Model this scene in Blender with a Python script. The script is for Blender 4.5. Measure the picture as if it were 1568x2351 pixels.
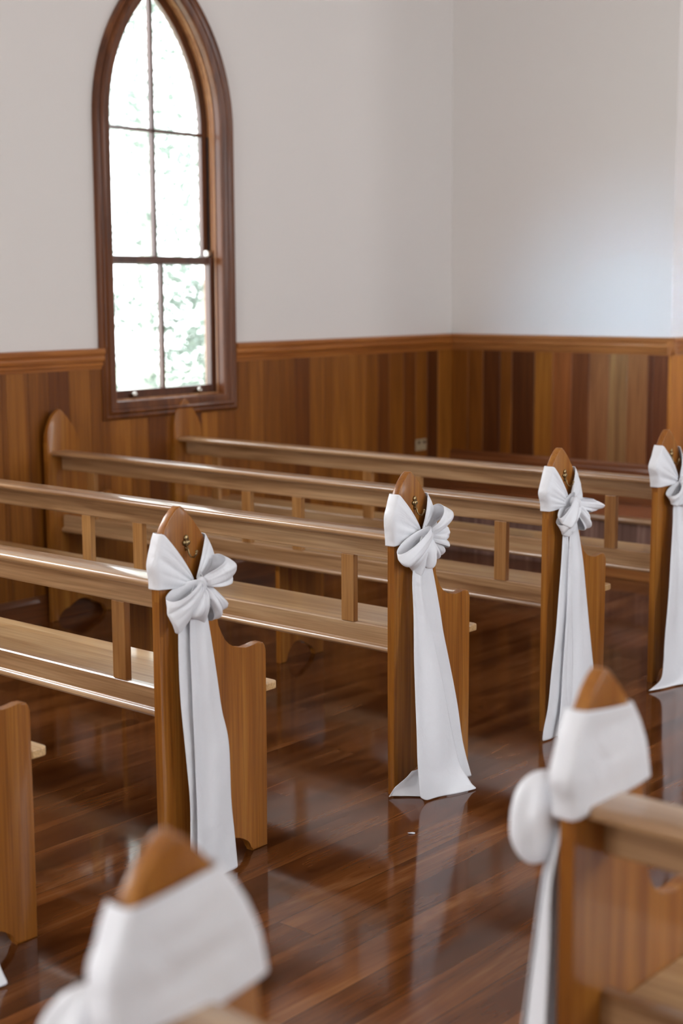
import bpy, bmesh, math, random
from mathutils import Vector, Matrix
from math import sin, cos, pi, sqrt, radians

for o in list(bpy.data.objects):
    bpy.data.objects.remove(o, do_unlink=True)
SC = bpy.context.scene
COL = SC.collection

# ------------------------------------------------------------------ camera
PITCH, YAW, ROLL = -0.1497, -0.7089, -0.0045
CAM = Vector((2.8809, -3.6153, 1.6292))
Fv = Vector((sin(YAW) * cos(PITCH), cos(YAW) * cos(PITCH), sin(PITCH)))
Rv = Vector((cos(YAW), -sin(YAW), 0))
Uv = Rv.cross(Fv)
R2 = Rv * cos(ROLL) + Uv * sin(ROLL)
U2 = -Rv * sin(ROLL) + Uv * cos(ROLL)
cd = bpy.data.cameras.new('camera')
cam = bpy.data.objects.new('camera', cd)
COL.objects.link(cam)
M = Matrix((R2, U2, -Fv)).transposed().to_4x4()
M.translation = CAM
cam.matrix_world = M
cd.sensor_fit = 'VERTICAL'
cd.sensor_height = 36
cd.sensor_width = 24
cd.lens = 52.02
cd.clip_start = 0.05
cd.dof.use_dof = True
cd.dof.focus_distance = 4.62
cd.dof.aperture_fstop = 2.2
SC.camera = cam

# ------------------------------------------------------------------ world, exposure
SC.view_settings.view_transform = 'Standard'
SC.view_settings.look = 'None'
SC.view_settings.gamma = 1
SC.view_settings.use_curve_mapping = False
SC.view_settings.exposure = 0.20
w = bpy.data.worlds.new('sky')
SC.world = w
w.use_nodes = True
bg = w.node_tree.nodes['Background']
bg.inputs[0].default_value = (0.93, 0.97, 1.0, 1)
bg.inputs[1].default_value = 5.0

XW, YB, XC = -2.958, 4.31, -1.353      # window wall plane, end wall plane, chancel corner
XE = 4.70                               # opposite wall
YR = -8.0                               # rear wall
ZC = 5.0                                # ceiling


def area(name, loc, target, sx, sy, power, col, spread=180):
    l = bpy.data.lights.new(name, 'AREA')
    l.shape = 'RECTANGLE'
    l.size, l.size_y = sx, sy
    l.energy = power
    l.color = col
    l.spread = radians(spread)
    o = bpy.data.objects.new(name, l)
    COL.objects.link(o)
    o.location = loc
    d = (Vector(target) - Vector(loc)).normalized()
    o.rotation_euler = d.to_track_quat('-Z', 'Y').to_euler()
    return o


# daylight standing in the openings of the side walls and the rear doorway
WIN_E = [(3.2, 0.98, 3.3), (0.6, 0.98, 3.3), (-2.0, 2.25, 3.2)]     # centre, sill, head
WIN_W = [-1.45, -4.7]
for (y, za, zb_), pw, c_ in zip(WIN_E, (20, 37, 3), ((0.80, 0.89, 1.0), (0.84, 0.91, 1.0), (0.9, 0.95, 1.0))):
    area('daylight_lamp', (XE + 0.12, y, (za + zb_) / 2), (0, y, 1.4), 0.9, zb_ - za - 0.1, pw, c_)
for y in WIN_W:
    area('daylight_lamp', (XW - 0.12, y, 2.05), (0, y, 1.1), 0.9, 2.1, 115, (0.96, 0.98, 1.0))
area('daylight_lamp', (XE + 0.05, -2.0, 2.7), (-1.62, 4.31, 1.45), 0.16, 0.8, 2.0, (0.50, 0.73, 1.0), 10)  # added narrow beam that throws the bluish patch on the end wall
area('doorway_daylight', (0.86, YR - 0.1, 1.7), (0.86, 0, 1.0), 2.4, 3.0, 50, (1.0, 0.97, 0.94))
area('chancel_daylight', (2.9, 6.2, 3.0), (-1.0, 5.2, 1.8), 1.0, 2.0, 40, (0.95, 0.97, 1.0))
o = area('window_portal', (XW - 0.16, 1.785, 2.05), (0, 1.785, 2.05), 0.9, 2.2, 1, (1, 1, 1))
o.data.cycles.is_portal = True


# ------------------------------------------------------------------ materials
def srgb(r, g, b, k=1.0):
    f = lambda c: ((c / 255) / 12.92 if c / 255 <= 0.04045 else (((c / 255) + 0.055) / 1.055) ** 2.4) * k
    return (f(r), f(g), f(b), 1)


def newmat(name):
    m = bpy.data.materials.new(name)
    m.use_nodes = True
    nt = m.node_tree
    return m, nt, nt.nodes['Principled BSDF']


def N(nt, kind, **kw):
    n = nt.nodes.new(kind)
    for k, v in kw.items():
        setattr(n, k, v)
    return n


def mixc(nt, a, b, fac, mode='MIX'):
    n = nt.nodes.new('ShaderNodeMix')
    n.data_type = 'RGBA'
    n.blend_type = mode
    for sock, v in ((n.inputs['Factor'], fac), (n.inputs[6], a), (n.inputs[7], b)):
        if isinstance(v, (int, float, tuple)):
            sock.default_value = v
        else:
            nt.links.new(v, sock)
    return n.outputs[2]


def wood(name, c1, c2, c3, axis='X', rough=0.32, coat=0.5, board=None, attr=False, bump=0.06, grain=1.0, spec=0.5):
    """varnished timber; grain runs along axis; board = (axis letter, width) for glued strips"""
    m, nt, p = newmat(name)
    L = nt.links.new
    tc = N(nt, 'ShaderNodeTexCoord')
    oi = N(nt, 'ShaderNodeObjectInfo')
    add = N(nt, 'ShaderNodeVectorMath', operation='ADD')
    sc = N(nt, 'ShaderNodeVectorMath', operation='SCALE')
    comb = N(nt, 'ShaderNodeCombineXYZ')
    for i, k in enumerate((7.3, 3.1, 5.7)):
        mm = N(nt, 'ShaderNodeMath', operation='MULTIPLY')
        mm.inputs[1].default_value = k
        L(oi.outputs['Random'], mm.inputs[0])
        L(mm.outputs[0], comb.inputs[i])
    L(tc.outputs['Object'], add.inputs[0])
    L(comb.outputs[0], add.inputs[1])
    vec = add.outputs[0]
    strip = None
    if board:
        sep = N(nt, 'ShaderNodeSeparateXYZ')
        L(tc.outputs['Object'], sep.inputs[0])
        d = N(nt, 'ShaderNodeMath', operation='DIVIDE')
        L(sep.outputs['XYZ'.index(board[0])], d.inputs[0])
        d.inputs[1].default_value = board[1]
        fl = N(nt, 'ShaderNodeMath', operation='FLOOR')
        L(d.outputs[0], fl.inputs[0])
        a2 = N(nt, 'ShaderNodeMath', operation='ADD')
        L(fl.outputs[0], a2.inputs[0])
        r9 = N(nt, 'ShaderNodeMath', operation='MULTIPLY')
        L(oi.outputs['Random'], r9.inputs[0])
        r9.inputs[1].default_value = 37.0
        L(r9.outputs[0], a2.inputs[1])
        wn = N(nt, 'ShaderNodeTexWhiteNoise', noise_dimensions='1D')
        L(a2.outputs[0], wn.inputs['W'])
        strip = wn.outputs['Value']
        off = N(nt, 'ShaderNodeVectorMath', operation='SCALE')
        L(wn.outputs['Color'], off.inputs[0])
        off.inputs['Scale'].default_value = 9.0
        ad3 = N(nt, 'ShaderNodeVectorMath', operation='ADD')
        L(vec, ad3.inputs[0])
        L(off.outputs[0], ad3.inputs[1])
        vec = ad3.outputs[0]
    mp = N(nt, 'ShaderNodeMapping')
    s = [14 * grain] * 3
    s['XYZ'.index(axis)] = 0.9 * grain
    mp.inputs['Scale'].default_value = s
    L(vec, mp.inputs['Vector'])
    n1 = N(nt, 'ShaderNodeTexNoise')
    n1.inputs['Scale'].default_value = 1.0
    n1.inputs['Detail'].default_value = 5
    n1.inputs['Roughness'].default_value = 0.55
    n1.inputs['Distortion'].default_value = 0.9
    L(mp.outputs[0], n1.inputs['Vector'])
    mp2 = N(nt, 'ShaderNodeMapping')
    s2 = [150 * grain] * 3
    s2['XYZ'.index(axis)] = 3.0 * grain
    mp2.inputs['Scale'].default_value = s2
    L(vec, mp2.inputs['Vector'])
    n2 = N(nt, 'ShaderNodeTexNoise')
    n2.inputs['Scale'].default_value = 1.0
    n2.inputs['Detail'].default_value = 3
    L(mp2.outputs[0], n2.inputs['Vector'])
    cr = N(nt, 'ShaderNodeValToRGB')
    e = cr.color_ramp.elements
    e[0].position, e[0].color = 0.30, c1
    e[1].position, e[1].color = 0.72, c3
    k = e.new(0.5)
    k.color = c2
    L(n1.outputs['Fac'], cr.inputs[0])
    cr2 = N(nt, 'ShaderNodeValToRGB')
    cr2.color_ramp.elements[0].position = 0.3
    cr2.color_ramp.elements[0].color = (0.62, 0.56, 0.48, 1)
    cr2.color_ramp.elements[1].position = 0.62
    cr2.color_ramp.elements[1].color = (1, 1, 1, 1)
    L(n2.outputs['Fac'], cr2.inputs[0])
    col = mixc(nt, cr.outputs[0], cr2.outputs[0], 0.75, 'MULTIPLY')
    if strip is not None:
        cr3 = N(nt, 'ShaderNodeValToRGB')
        cr3.color_ramp.elements[0].color = (0.66, 0.62, 0.58, 1)
        cr3.color_ramp.elements[1].color = (1.12, 1.1, 1.06, 1)
        L(strip, cr3.inputs[0])
        col = mixc(nt, col, cr3.outputs[0], board[2] if len(board) > 2 else 0.6, 'MULTIPLY')
    if attr:
        at = N(nt, 'ShaderNodeAttribute', attribute_name='board_tone')
        col = mixc(nt, col, at.outputs['Color'], 1.0, 'MULTIPLY')
    L(col, p.inputs['Base Color'])
    p.inputs['Roughness'].default_value = rough
    p.inputs['Coat Weight'].default_value = coat
    p.inputs['Coat Roughness'].default_value = 0.1
    p.inputs['Specular IOR Level'].default_value = spec
    bm_ = N(nt, 'ShaderNodeBump')
    bm_.inputs['Strength'].default_value = bump
    bm_.inputs['Distance'].default_value = 0.002
    L(n2.outputs['Fac'], bm_.inputs['Height'])
    L(bm_.outputs[0], p.inputs['Normal'])
    return m


M_END = wood('golden_timber_upright', srgb(132, 76, 22), srgb(158, 98, 34), srgb(180, 122, 52), 'Z', coat=0.25, spec=0.3, board=('Y', 0.118, 0.45))
M_RAIL = wood('golden_timber_rail', srgb(138, 98, 62), srgb(180, 140, 100), srgb(202, 168, 128), 'X', rough=0.34, coat=0.7)  # paler than the ends: sheen of light from behind mixed into the colour
M_BAL = wood('golden_timber_baluster', srgb(146, 96, 48), srgb(172, 122, 70), srgb(192, 146, 92), 'Z', coat=0.4, spec=0.4)
M_SEAT = wood('pale_timber_seat', srgb(178, 134, 86), srgb(204, 166, 116), srgb(220, 188, 142), 'X', rough=0.3, coat=0.7, board=('Y', 0.13, 0.5))
M_PANEL = wood('wainscot_timber', srgb(188, 166, 136), srgb(214, 196, 168), srgb(236, 222, 192), 'Z', rough=0.4, coat=0.1, spec=0.3, attr=True)
M_DADO = wood('dado_timber_y', srgb(146, 84, 32), srgb(170, 104, 46), srgb(188, 122, 60), 'Y', rough=0.36, coat=0.3)
M_DADOX = wood('dado_timber_x', srgb(140, 84, 40), srgb(164, 104, 54), srgb(182, 122, 68), 'X', rough=0.36, coat=0.3)
M_SKIRT = wood('skirting_timber_x', srgb(104, 56, 26), srgb(126, 72, 36), srgb(146, 90, 50), 'X', rough=0.3, coat=0.4)
M_SKIRTY = wood('skirting_timber_y', srgb(84, 44, 18), srgb(104, 58, 26), srgb(124, 70, 34), 'Y', rough=0.3, coat=0.4)
M_CASE = wood('dark_stained_timber', srgb(82, 42, 16), srgb(106, 58, 24), srgb(130, 76, 34), 'Z', rough=0.35, coat=0.2, spec=0.35)
M_SASHW = wood('dark_window_sash', srgb(66, 34, 20), srgb(88, 48, 28), srgb(104, 60, 36), 'Z', rough=0.3, coat=0.5)


def floor_mat():
    m, nt, p = newmat('polished_floor_boards')
    L = nt.links.new
    tc = N(nt, 'ShaderNodeTexCoord')
    sep = N(nt, 'ShaderNodeSeparateXYZ')
    L(tc.outputs['Object'], sep.inputs[0])
    W = 0.125
    d = N(nt, 'ShaderNodeMath', operation='DIVIDE')
    L(sep.outputs['X'], d.inputs[0])
    d.inputs[1].default_value = W
    fl = N(nt, 'ShaderNodeMath', operation='FLOOR')
    L(d.outputs[0], fl.inputs[0])
    fr = N(nt, 'ShaderNodeMath', operation='FRACT')
    L(d.outputs[0], fr.inputs[0])
    wn = N(nt, 'ShaderNodeTexWhiteNoise', noise_dimensions='1D')
    L(fl.outputs[0], wn.inputs['W'])
    # end joints: each strip broken into ~2.3 m lengths with its own offset
    a = N(nt, 'ShaderNodeMath', operation='MULTIPLY_ADD')
    L(wn.outputs['Value'], a.inputs[0])
    a.inputs[1].default_value = 7.0
    L(sep.outputs['Y'], a.inputs[2])
    b = N(nt, 'ShaderNodeMath', operation='DIVIDE')
    L(a.outputs[0], b.inputs[0])
    b.inputs[1].default_value = 2.3
    bf = N(nt, 'ShaderNodeMath', operation='FLOOR')
    L(b.outputs[0], bf.inputs[0])
    bfr = N(nt, 'ShaderNodeMath', operation='FRACT')
    L(b.outputs[0], bfr.inputs[0])
    cm = N(nt, 'ShaderNodeCombineXYZ')
    L(fl.outputs[0], cm.inputs[0])
    L(bf.outputs[0], cm.inputs[1])
    wn2 = N(nt, 'ShaderNodeTexWhiteNoise', noise_dimensions='3D')
    L(cm.outputs[0], wn2.inputs['Vector'])
    off = N(nt, 'ShaderNodeVectorMath', operation='SCALE')
    L(wn2.outputs['Color'], off.inputs[0])
    off.inputs['Scale'].default_value = 20
    ad = N(nt, 'ShaderNodeVectorMath', operation='ADD')
    L(tc.outputs['Object'], ad.inputs[0])
    L(off.outputs[0], ad.inputs[1])
    mp = N(nt, 'ShaderNodeMapping')
    mp.inputs['Scale'].default_value = (8, 1.1, 1)
    L(ad.outputs[0], mp.inputs['Vector'])
    n1 = N(nt, 'ShaderNodeTexNoise')
    n1.inputs['Scale'].default_value = 1.0
    n1.inputs['Detail'].default_value = 4
    n1.inputs['Roughness'].default_value = 0.6
    n1.inputs['Distortion'].default_value = 0.7
    L(mp.outputs[0], n1.inputs['Vector'])
    cr = N(nt, 'ShaderNodeValToRGB')
    e = cr.color_ramp.elements
    e[0].position, e[0].color = 0.28, srgb(66, 34, 14)
    e[1].position, e[1].color = 0.75, srgb(150, 104, 66)
    k = e.new(0.46)
    k.color = srgb(94, 52, 23)
    k = e.new(0.6)
    k.color = srgb(120, 72, 36)
    L(n1.outputs['Fac'], cr.inputs[0])
    cr3 = N(nt, 'ShaderNodeValToRGB')
    cr3.color_ramp.elements[0].color = (0.68, 0.62, 0.58, 1)
    cr3.color_ramp.elements[1].color = (1.15, 1.1, 1.05, 1)
    L(wn2.outputs['Value'], cr3.inputs[0])
    col = mixc(nt, cr.outputs[0], cr3.outputs[0], 0.75, 'MULTIPLY')
    # fine grain streaks
    mp2 = N(nt, 'ShaderNodeMapping')
    mp2.inputs['Scale'].default_value = (170, 6, 1)
    L(ad.outputs[0], mp2.inputs['Vector'])
    n2 = N(nt, 'ShaderNodeTexNoise')
    n2.inputs['Scale'].default_value = 1.0
    n2.inputs['Detail'].default_value = 3
    L(mp2.outputs[0], n2.inputs['Vector'])
    cr4 = N(nt, 'ShaderNodeValToRGB')
    cr4.color_ramp.elements[0].position = 0.32
    cr4.color_ramp.elements[0].color = (0.8, 0.77, 0.74, 1)
    cr4.color_ramp.elements[1].position = 0.6
    L(n2.outputs['Fac'], cr4.inputs[0])
    col = mixc(nt, col, cr4.outputs[0], 0.8, 'MULTIPLY')
    # board seams
    def seam(frac, wdt):
        s1 = N(nt, 'ShaderNodeMath', operation='LESS_THAN')
        L(frac, s1.inputs[0])
        s1.inputs[1].default_value = wdt
        return s1.outputs[0]
    mx = N(nt, 'ShaderNodeMath', operation='MAXIMUM')
    L(seam(fr.outputs[0], 0.018), mx.inputs[0])
    L(seam(bfr.outputs[0], 0.001), mx.inputs[1])
    sf = N(nt, 'ShaderNodeMath', operation='MULTIPLY')
    L(mx.outputs[0], sf.inputs[0])
    sf.inputs[1].default_value = 0.7
    col = mixc(nt, col, srgb(24, 10, 4), sf.outputs[0])
    # dark flecks and nail marks
    vo = N(nt, 'ShaderNodeTexVoronoi')
    vo.inputs['Scale'].default_value = 9
    L(tc.outputs['Object'], vo.inputs['Vector'])
    lt = N(nt, 'ShaderNodeMath', operation='LESS_THAN')
    L(vo.outputs['Distance'], lt.inputs[0])
    lt.inputs[1].default_value = 0.028
    col = mixc(nt, col, srgb(18, 9, 5), lt.outputs[0])
    L(col, p.inputs['Base Color'])
    # roughness: varnish with worn, dusty zones
    n3 = N(nt, 'ShaderNodeTexNoise')
    n3.inputs['Scale'].default_value = 2.2
    n3.inputs['Detail'].default_value = 5
    L(tc.outputs['Object'], n3.inputs['Vector'])
    mr = N(nt, 'ShaderNodeMapRange')
    mr.inputs['From Min'].default_value = 0.3
    mr.inputs['From Max'].default_value = 0.7
    mr.inputs['To Min'].default_value = 0.05
    mr.inputs['To Max'].default_value = 0.14
    L(n3.outputs['Fac'], mr.inputs['Value'])
    L(mr.outputs[0], p.inputs['Roughness'])
    p.inputs['Specular IOR Level'].default_value = 0.5
    n4 = N(nt, 'ShaderNodeTexNoise')
    n4.inputs['Scale'].default_value = 1.0
    mp4 = N(nt, 'ShaderNodeMapping')
    mp4.inputs['Scale'].default_value = (16, 2.0, 1)
    L(tc.outputs['Object'], mp4.inputs['Vector'])
    L(mp4.outputs[0], n4.inputs['Vector'])
    bp = N(nt, 'ShaderNodeBump')
    bp.inputs['Strength'].default_value = 0.03
    bp.inputs['Distance'].default_value = 0.004
    L(n4.outputs['Fac'], bp.inputs['Height'])
    L(bp.outputs[0], p.inputs['Normal'])
    return m


def plaster():
    m, nt, p = newmat('white_plaster')
    tc = N(nt, 'ShaderNodeTexCoord')
    n = N(nt, 'ShaderNodeTexNoise')
    n.inputs['Scale'].default_value = 0.8
    n.inputs['Detail'].default_value = 3
    nt.links.new(tc.outputs['Object'], n.inputs['Vector'])
    c = mixc(nt, srgb(228, 222, 218), srgb(226, 223, 219), n.outputs['Fac'])
    nt.links.new(c, p.inputs['Base Color'])
    p.inputs['Roughness'].default_value = 0.6
    return m


def cloth():
    m, nt, p = newmat('white_satin')
    tc = N(nt, 'ShaderNodeTexCoord')
    n = N(nt, 'ShaderNodeTexNoise')
    n.inputs['Scale'].default_value = 11
    n.inputs['Detail'].default_value = 3
    n.inputs['Distortion'].default_value = 0.8
    nt.links.new(tc.outputs['Object'], n.inputs['Vector'])
    b = N(nt, 'ShaderNodeBump')
    b.inputs['Strength'].default_value = 0.6
    b.inputs['Distance'].default_value = 0.012
    nt.links.new(n.outputs['Fac'], b.inputs['Height'])
    nt.links.new(b.outputs[0], p.inputs['Normal'])
    p.inputs['Base Color'].default_value = srgb(242, 243, 247)
    p.inputs['Roughness'].default_value = 0.34
    p.inputs['Sheen Weight'].default_value = 0.15
    tl = N(nt, 'ShaderNodeBsdfTranslucent')
    tl.inputs['Color'].default_value = srgb(232, 234, 240)
    ms = N(nt, 'ShaderNodeMixShader')
    ms.inputs[0].default_value = 0.14
    nt.links.new(p.outputs[0], ms.inputs[1])
    nt.links.new(tl.outputs[0], ms.inputs[2])
    nt.links.new(ms.outputs[0], nt.nodes['Material Output'].inputs[0])
    p.inputs['Specular IOR Level'].default_value = 0.45
    return m


def simple(name, col, rough=0.5, metal=0.0, spec=0.5):
    m, nt, p = newmat(name)
    tc = N(nt, 'ShaderNodeTexCoord')
    n = N(nt, 'ShaderNodeTexNoise')
    n.inputs['Scale'].default_value = 30
    nt.links.new(tc.outputs['Object'], n.inputs['Vector'])
    c2 = tuple(x * 0.85 for x in col[:3]) + (1,)
    nt.links.new(mixc(nt, c2, col, n.outputs['Fac']), p.inputs['Base Color'])
    p.inputs['Roughness'].default_value = rough
    p.inputs['Metallic'].default_value = metal
    p.inputs['Specular IOR Level'].default_value = spec
    return m


def glassmat():
    m = bpy.data.materials.new('window_glass')
    m.use_nodes = True
    nt = m.node_tree
    for n in list(nt.nodes):
        nt.nodes.remove(n)
    out = N(nt, 'ShaderNodeOutputMaterial')
    tr = N(nt, 'ShaderNodeBsdfTransparent')
    gl = N(nt, 'ShaderNodeBsdfGlossy')
    gl.inputs['Roughness'].default_value = 0.03
    mx = N(nt, 'ShaderNodeMixShader')
    mx.inputs[0].default_value = 0.05
    nt.links.new(tr.outputs[0], mx.inputs[1])
    nt.links.new(gl.outputs[0], mx.inputs[2])
    nt.links.new(mx.outputs[0], out.inputs[0])
    return m


M_FLOOR = floor_mat()
M_WALL = plaster()
M_CLOTH = cloth()
M_GLASS = glassmat()
M_BRASS = simple('aged_brass', srgb(150, 128, 92), 0.28, 1.0)
M_CHROME = simple('worn_nickel', srgb(200, 196, 188), 0.22, 1.0)
M_GAP = simple('gap_shade', srgb(40, 42, 46), 0.4)
M_PLASTIC = simple('cream_plastic', srgb(170, 150, 118), 0.35)
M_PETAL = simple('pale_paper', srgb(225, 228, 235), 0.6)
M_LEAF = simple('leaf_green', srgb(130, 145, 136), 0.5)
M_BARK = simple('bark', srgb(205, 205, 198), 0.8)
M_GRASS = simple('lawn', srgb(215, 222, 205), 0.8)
M_HEAT = simple('heater_enamel', srgb(92, 96, 104), 0.3)


# ------------------------------------------------------------------ mesh helpers
def tag(o, label=None, cat=None, group=None, kind=None):
    if label: o['label'] = label
    if cat: o['category'] = cat
    if group: o['group'] = group
    if kind: o['kind'] = kind
    return o


def empty(name, loc):
    o = bpy.data.objects.new(name, None)
    o.empty_display_size = 0.1
    COL.objects.link(o)
    o.location = loc
    return o


def link(name, me, mat, parent=None, loc=(0, 0, 0), smooth=False):
    me.name = name
    if mat is not None:
        me.materials.append(mat)
    o = bpy.data.objects.new(name, me)
    COL.objects.link(o)
    o.location = loc
    if parent is not None:
        o.parent = parent
    if smooth:
        for p in me.polygons:
            p.use_smooth = True
    return o


def from_bm(bm, recalc=True):
    if recalc:
        bmesh.ops.recalc_face_normals(bm, faces=bm.faces)
    me = bpy.data.meshes.new('m')
    bm.to_mesh(me)
    bm.free()
    return me


def box_bm(bm, x0, x1, y0, y1, z0, z1, bev=0.0):
    t = bmesh.new()
    vs = [t.verts.new((x, y, z)) for x in (x0, x1) for y in (y0, y1) for z in (z0, z1)]
    for f in ((0, 1, 3, 2), (4, 6, 7, 5), (0, 4, 5, 1), (2, 3, 7, 6), (0, 2, 6, 4), (1, 5, 7, 3)):
        t.faces.new([vs[i] for i in f])
    if bev:
        bmesh.ops.bevel(t, geom=list(t.edges), offset=bev, segments=2, affect='EDGES', profile=0.6)
    bmesh.ops.recalc_face_normals(t, faces=t.faces)
    tm = bpy.data.meshes.new('t')
    t.to_mesh(tm)
    t.free()
    bm.from_mesh(tm)
    bpy.data.meshes.remove(tm)


def box(name, x0, x1, y0, y1, z0, z1, mat, parent=None, bev=0.0):
    bm = bmesh.new()
    box_bm(bm, x0, x1, y0, y1, z0, z1, bev)
    return link(name, from_bm(bm, False), mat, parent)


def extrude_profile(pts, a0, a1, axis, bev=0.0, seg=2):
    """closed profile of (p,q) pairs; axis X -> (a,p,q), axis Y -> (p,a,q)"""
    bm = bmesh.new()
    mk = (lambda a, p, q: (a, p, q)) if axis == 'X' else (lambda a, p, q: (p, a, q))
    A = [bm.verts.new(mk(a0, p, q)) for p, q in pts]
    B = [bm.verts.new(mk(a1, p, q)) for p, q in pts]
    fa = bm.faces.new(A)
    fb = bm.faces.new(list(reversed(B)))
    n = len(pts)
    for i in range(n):
        bm.faces.new((A[i], B[i], B[(i + 1) % n], A[(i + 1) % n]))
    if bev:
        ed = list(set(list(fa.edges) + list(fb.edges)))
        bmesh.ops.bevel(bm, geom=ed, offset=bev, segments=seg, affect='EDGES', profile=0.5, clamp_overlap=True)
    return from_bm(bm)


def smooth_by_angle(o, deg=35):
    me = o.data
    me.shade_smooth()
    me.set_sharp_from_angle(angle=radians(deg))


def grid_mesh(rows):
    vs, fs = [], []
    n, m = len(rows), len(rows[0])
    for r in rows:
        vs += [tuple(p) for p in r]
    for i in range(n - 1):
        for j in range(m - 1):
            a = i * m + j
            fs.append((a, a + 1, a + m + 1, a + m))
    me = bpy.data.meshes.new('g')
    me.from_pydata(vs, [], fs)
    me.update()
    return me


def tube_bm(bm, pts, r, seg=10):
    pts = [Vector(p) for p in pts]
    rings = []
    for i, p in enumerate(pts):
        t = (pts[min(i + 1, len(pts) - 1)] - pts[max(i - 1, 0)]).normalized()
        a = t.cross(Vector((0.3, 0.5, 0.81))).normalized()
        b = t.cross(a)
        rr = r[i] if isinstance(r, (list, tuple)) else r
        rings.append([bm.verts.new(p + a * rr * cos(2 * pi * k / seg) + b * rr * sin(2 * pi * k / seg)) for k in range(seg)])
    for i in range(len(rings) - 1):
        for k in range(seg):
            bm.faces.new((rings[i][k], rings[i][(k + 1) % seg], rings[i + 1][(k + 1) % seg], rings[i + 1][k]))
    bm.faces.new(list(reversed(rings[0])))
    bm.faces.new(rings[-1])


# ------------------------------------------------------------------ the room
def quad_wall(name, quads, mat, kind='structure'):
    bm = bmesh.new()
    for q in quads:
        bm.faces.new([bm.verts.new(p) for p in q])
    bmesh.ops.remove_doubles(bm, verts=bm.verts, dist=1e-5)
    o = link(name, from_bm(bm, False), mat)
    tag(o, kind=kind)
    return o


o = box('floor', XW - 0.3, XE + 0.3, YR - 0.3, 7.6, -0.08, 0.0, M_FLOOR)
tag(o, kind='structure')
o = box('ceiling', XW - 0.3, XE + 0.3, YR - 0.3, 7.6, ZC, ZC + 0.1, M_WALL)
tag(o, kind='structure')

# pointed arch outline: offset d inwards, from bottom-left round to bottom-right
WY0, WY1, WZ0, WZS = 1.305, 2.268, 0.968, 2.475


def arch(d, y0=WY0, y1=WY1, z0=WZ0, zs=WZS, n=18, bottom=True):
    R = (y1 - y0) - d
    mid = (y0 + y1) / 2
    am = math.acos(((y1 - y0) / 2) / R)
    pts = [(y0 + d, z0 + d), (y0 + d, zs)]
    for i in range(1, n + 1):
        a = am * i / n
        pts.append((y1 - R * cos(a), zs + R * sin(a)))
    for i in range(n - 1, -1, -1):
        a = am * i / n
        pts.append((y0 + R * cos(a), zs + R * sin(a)))
    pts.append((y1 - d, z0 + d))
    return pts


def arch_sweep(prof, x_of, closed=True, **kw):
    """prof: list of (d, x) ; sweep round the arched outline, mitred along the sill"""
    rows = [[(x_of + x, y, z) for y, z in arch(d, **kw)] for d, x in prof]
    bm = bmesh.new()
    V = [[bm.verts.new(p) for p in r] for r in rows]
    m = len(rows[0])
    nn = len(rows)
    for i in range(nn if closed else nn - 1):
        for j in range(m):
            a, b = V[i], V[(i + 1) % nn]
            bm.faces.new((a[j], a[(j + 1) % m], b[(j + 1) % m], b[j]))
    return from_bm(bm)


# window wall with its arched opening
HO = arch(0.03)
quads = []
X = XW
ya, yb = HO[0][0], HO[-1][0]
ws = [YR]
for y in sorted(WIN_W):
    ws += [y - 0.48, y + 0.48]
ws.append(ya)
for i in range(0, len(ws), 2):
    quads.append([(X, ws[i], 0), (X, ws[i + 1], 0), (X, ws[i + 1], ZC), (X, ws[i], ZC)])
for y in WIN_W:
    a, b = y - 0.48, y + 0.48
    quads.append([(X, a, 0), (X, b, 0), (X, b, 1.34), (X, a, 1.34)])
    quads.append([(X, a, 3.15), (X, b, 3.15), (X, b, ZC), (X, a, ZC)])
    for (y1_, z1_, y2_, z2_) in ((a, 1.34, b, 1.34), (b, 1.34, b, 3.15), (b, 3.15, a, 3.15), (a, 3.15, a, 1.34)):
        quads.append([(X, y1_, z1_), (X, y2_, z2_), (X - .24, y2_, z2_), (X - .24, y1_, z1_)])
quads.append([(X, yb, 0), (X, YB, 0), (X, YB, ZC), (X, yb, ZC)])
quads.append([(X, ya, 0), (X, yb, 0), (X, yb, HO[0][1]), (X, ya, HO[0][1])])
for (p, q) in zip(HO[1:-2], HO[2:-1]):
    quads.append([(X, p[0], p[1]), (X, q[0], q[1]), (X, q[0], ZC), (X, p[0], ZC)])
nH = len(HO)
for i in range(nH):
    p, q = HO[i], HO[(i + 1) % nH]
    quads.append([(X, p[0], p[1]), (X, q[0], q[1]), (X - 0.14, q[0], q[1]), (X - 0.14, p[0], p[1])])
# outer skin of the wall
Xo = X - 0.14
quads.append([(Xo, YR, -0.2), (Xo, ya, -0.2), (Xo, ya, ZC), (Xo, YR, ZC)])
quads.append([(Xo, yb, -0.2), (Xo, YB, -0.2), (Xo, YB, ZC), (Xo, yb, ZC)])
quads.append([(Xo, ya, -0.2), (Xo, yb, -0.2), (Xo, yb, HO[0][1]), (Xo, ya, HO[0][1])])
for (p, q) in zip(HO[1:-2], HO[2:-1]):
    quads.append([(Xo, p[0], p[1]), (Xo, q[0], q[1]), (Xo, q[0], ZC), (Xo, p[0], ZC)])
quad_wall('wall_left', quads, M_WALL)

# end wall: from the corner to the chancel opening, the return, and the chancel beyond
XC2 = 1.73 - XC
quad_wall('wall_front', [
    [(XW, YB, 0), (XC, YB, 0), (XC, YB, ZC), (XW, YB, ZC)],
    [(XC, YB, 0), (XC, 7.5, 0), (XC, 7.5, ZC), (XC, YB, ZC)],
    [(XC, 7.5, 0), (XC2, 7.5, 0), (XC2, 7.5, ZC), (XC, 7.5, ZC)],
    [(XC2, YB, 0), (XC2, 7.5, 0), (XC2, 7.5, ZC), (XC2, YB, ZC)],
    [(XC2, YB, 0), (XE, YB, 0), (XE, YB, ZC), (XC2, YB, ZC)]], M_WALL)

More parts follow.
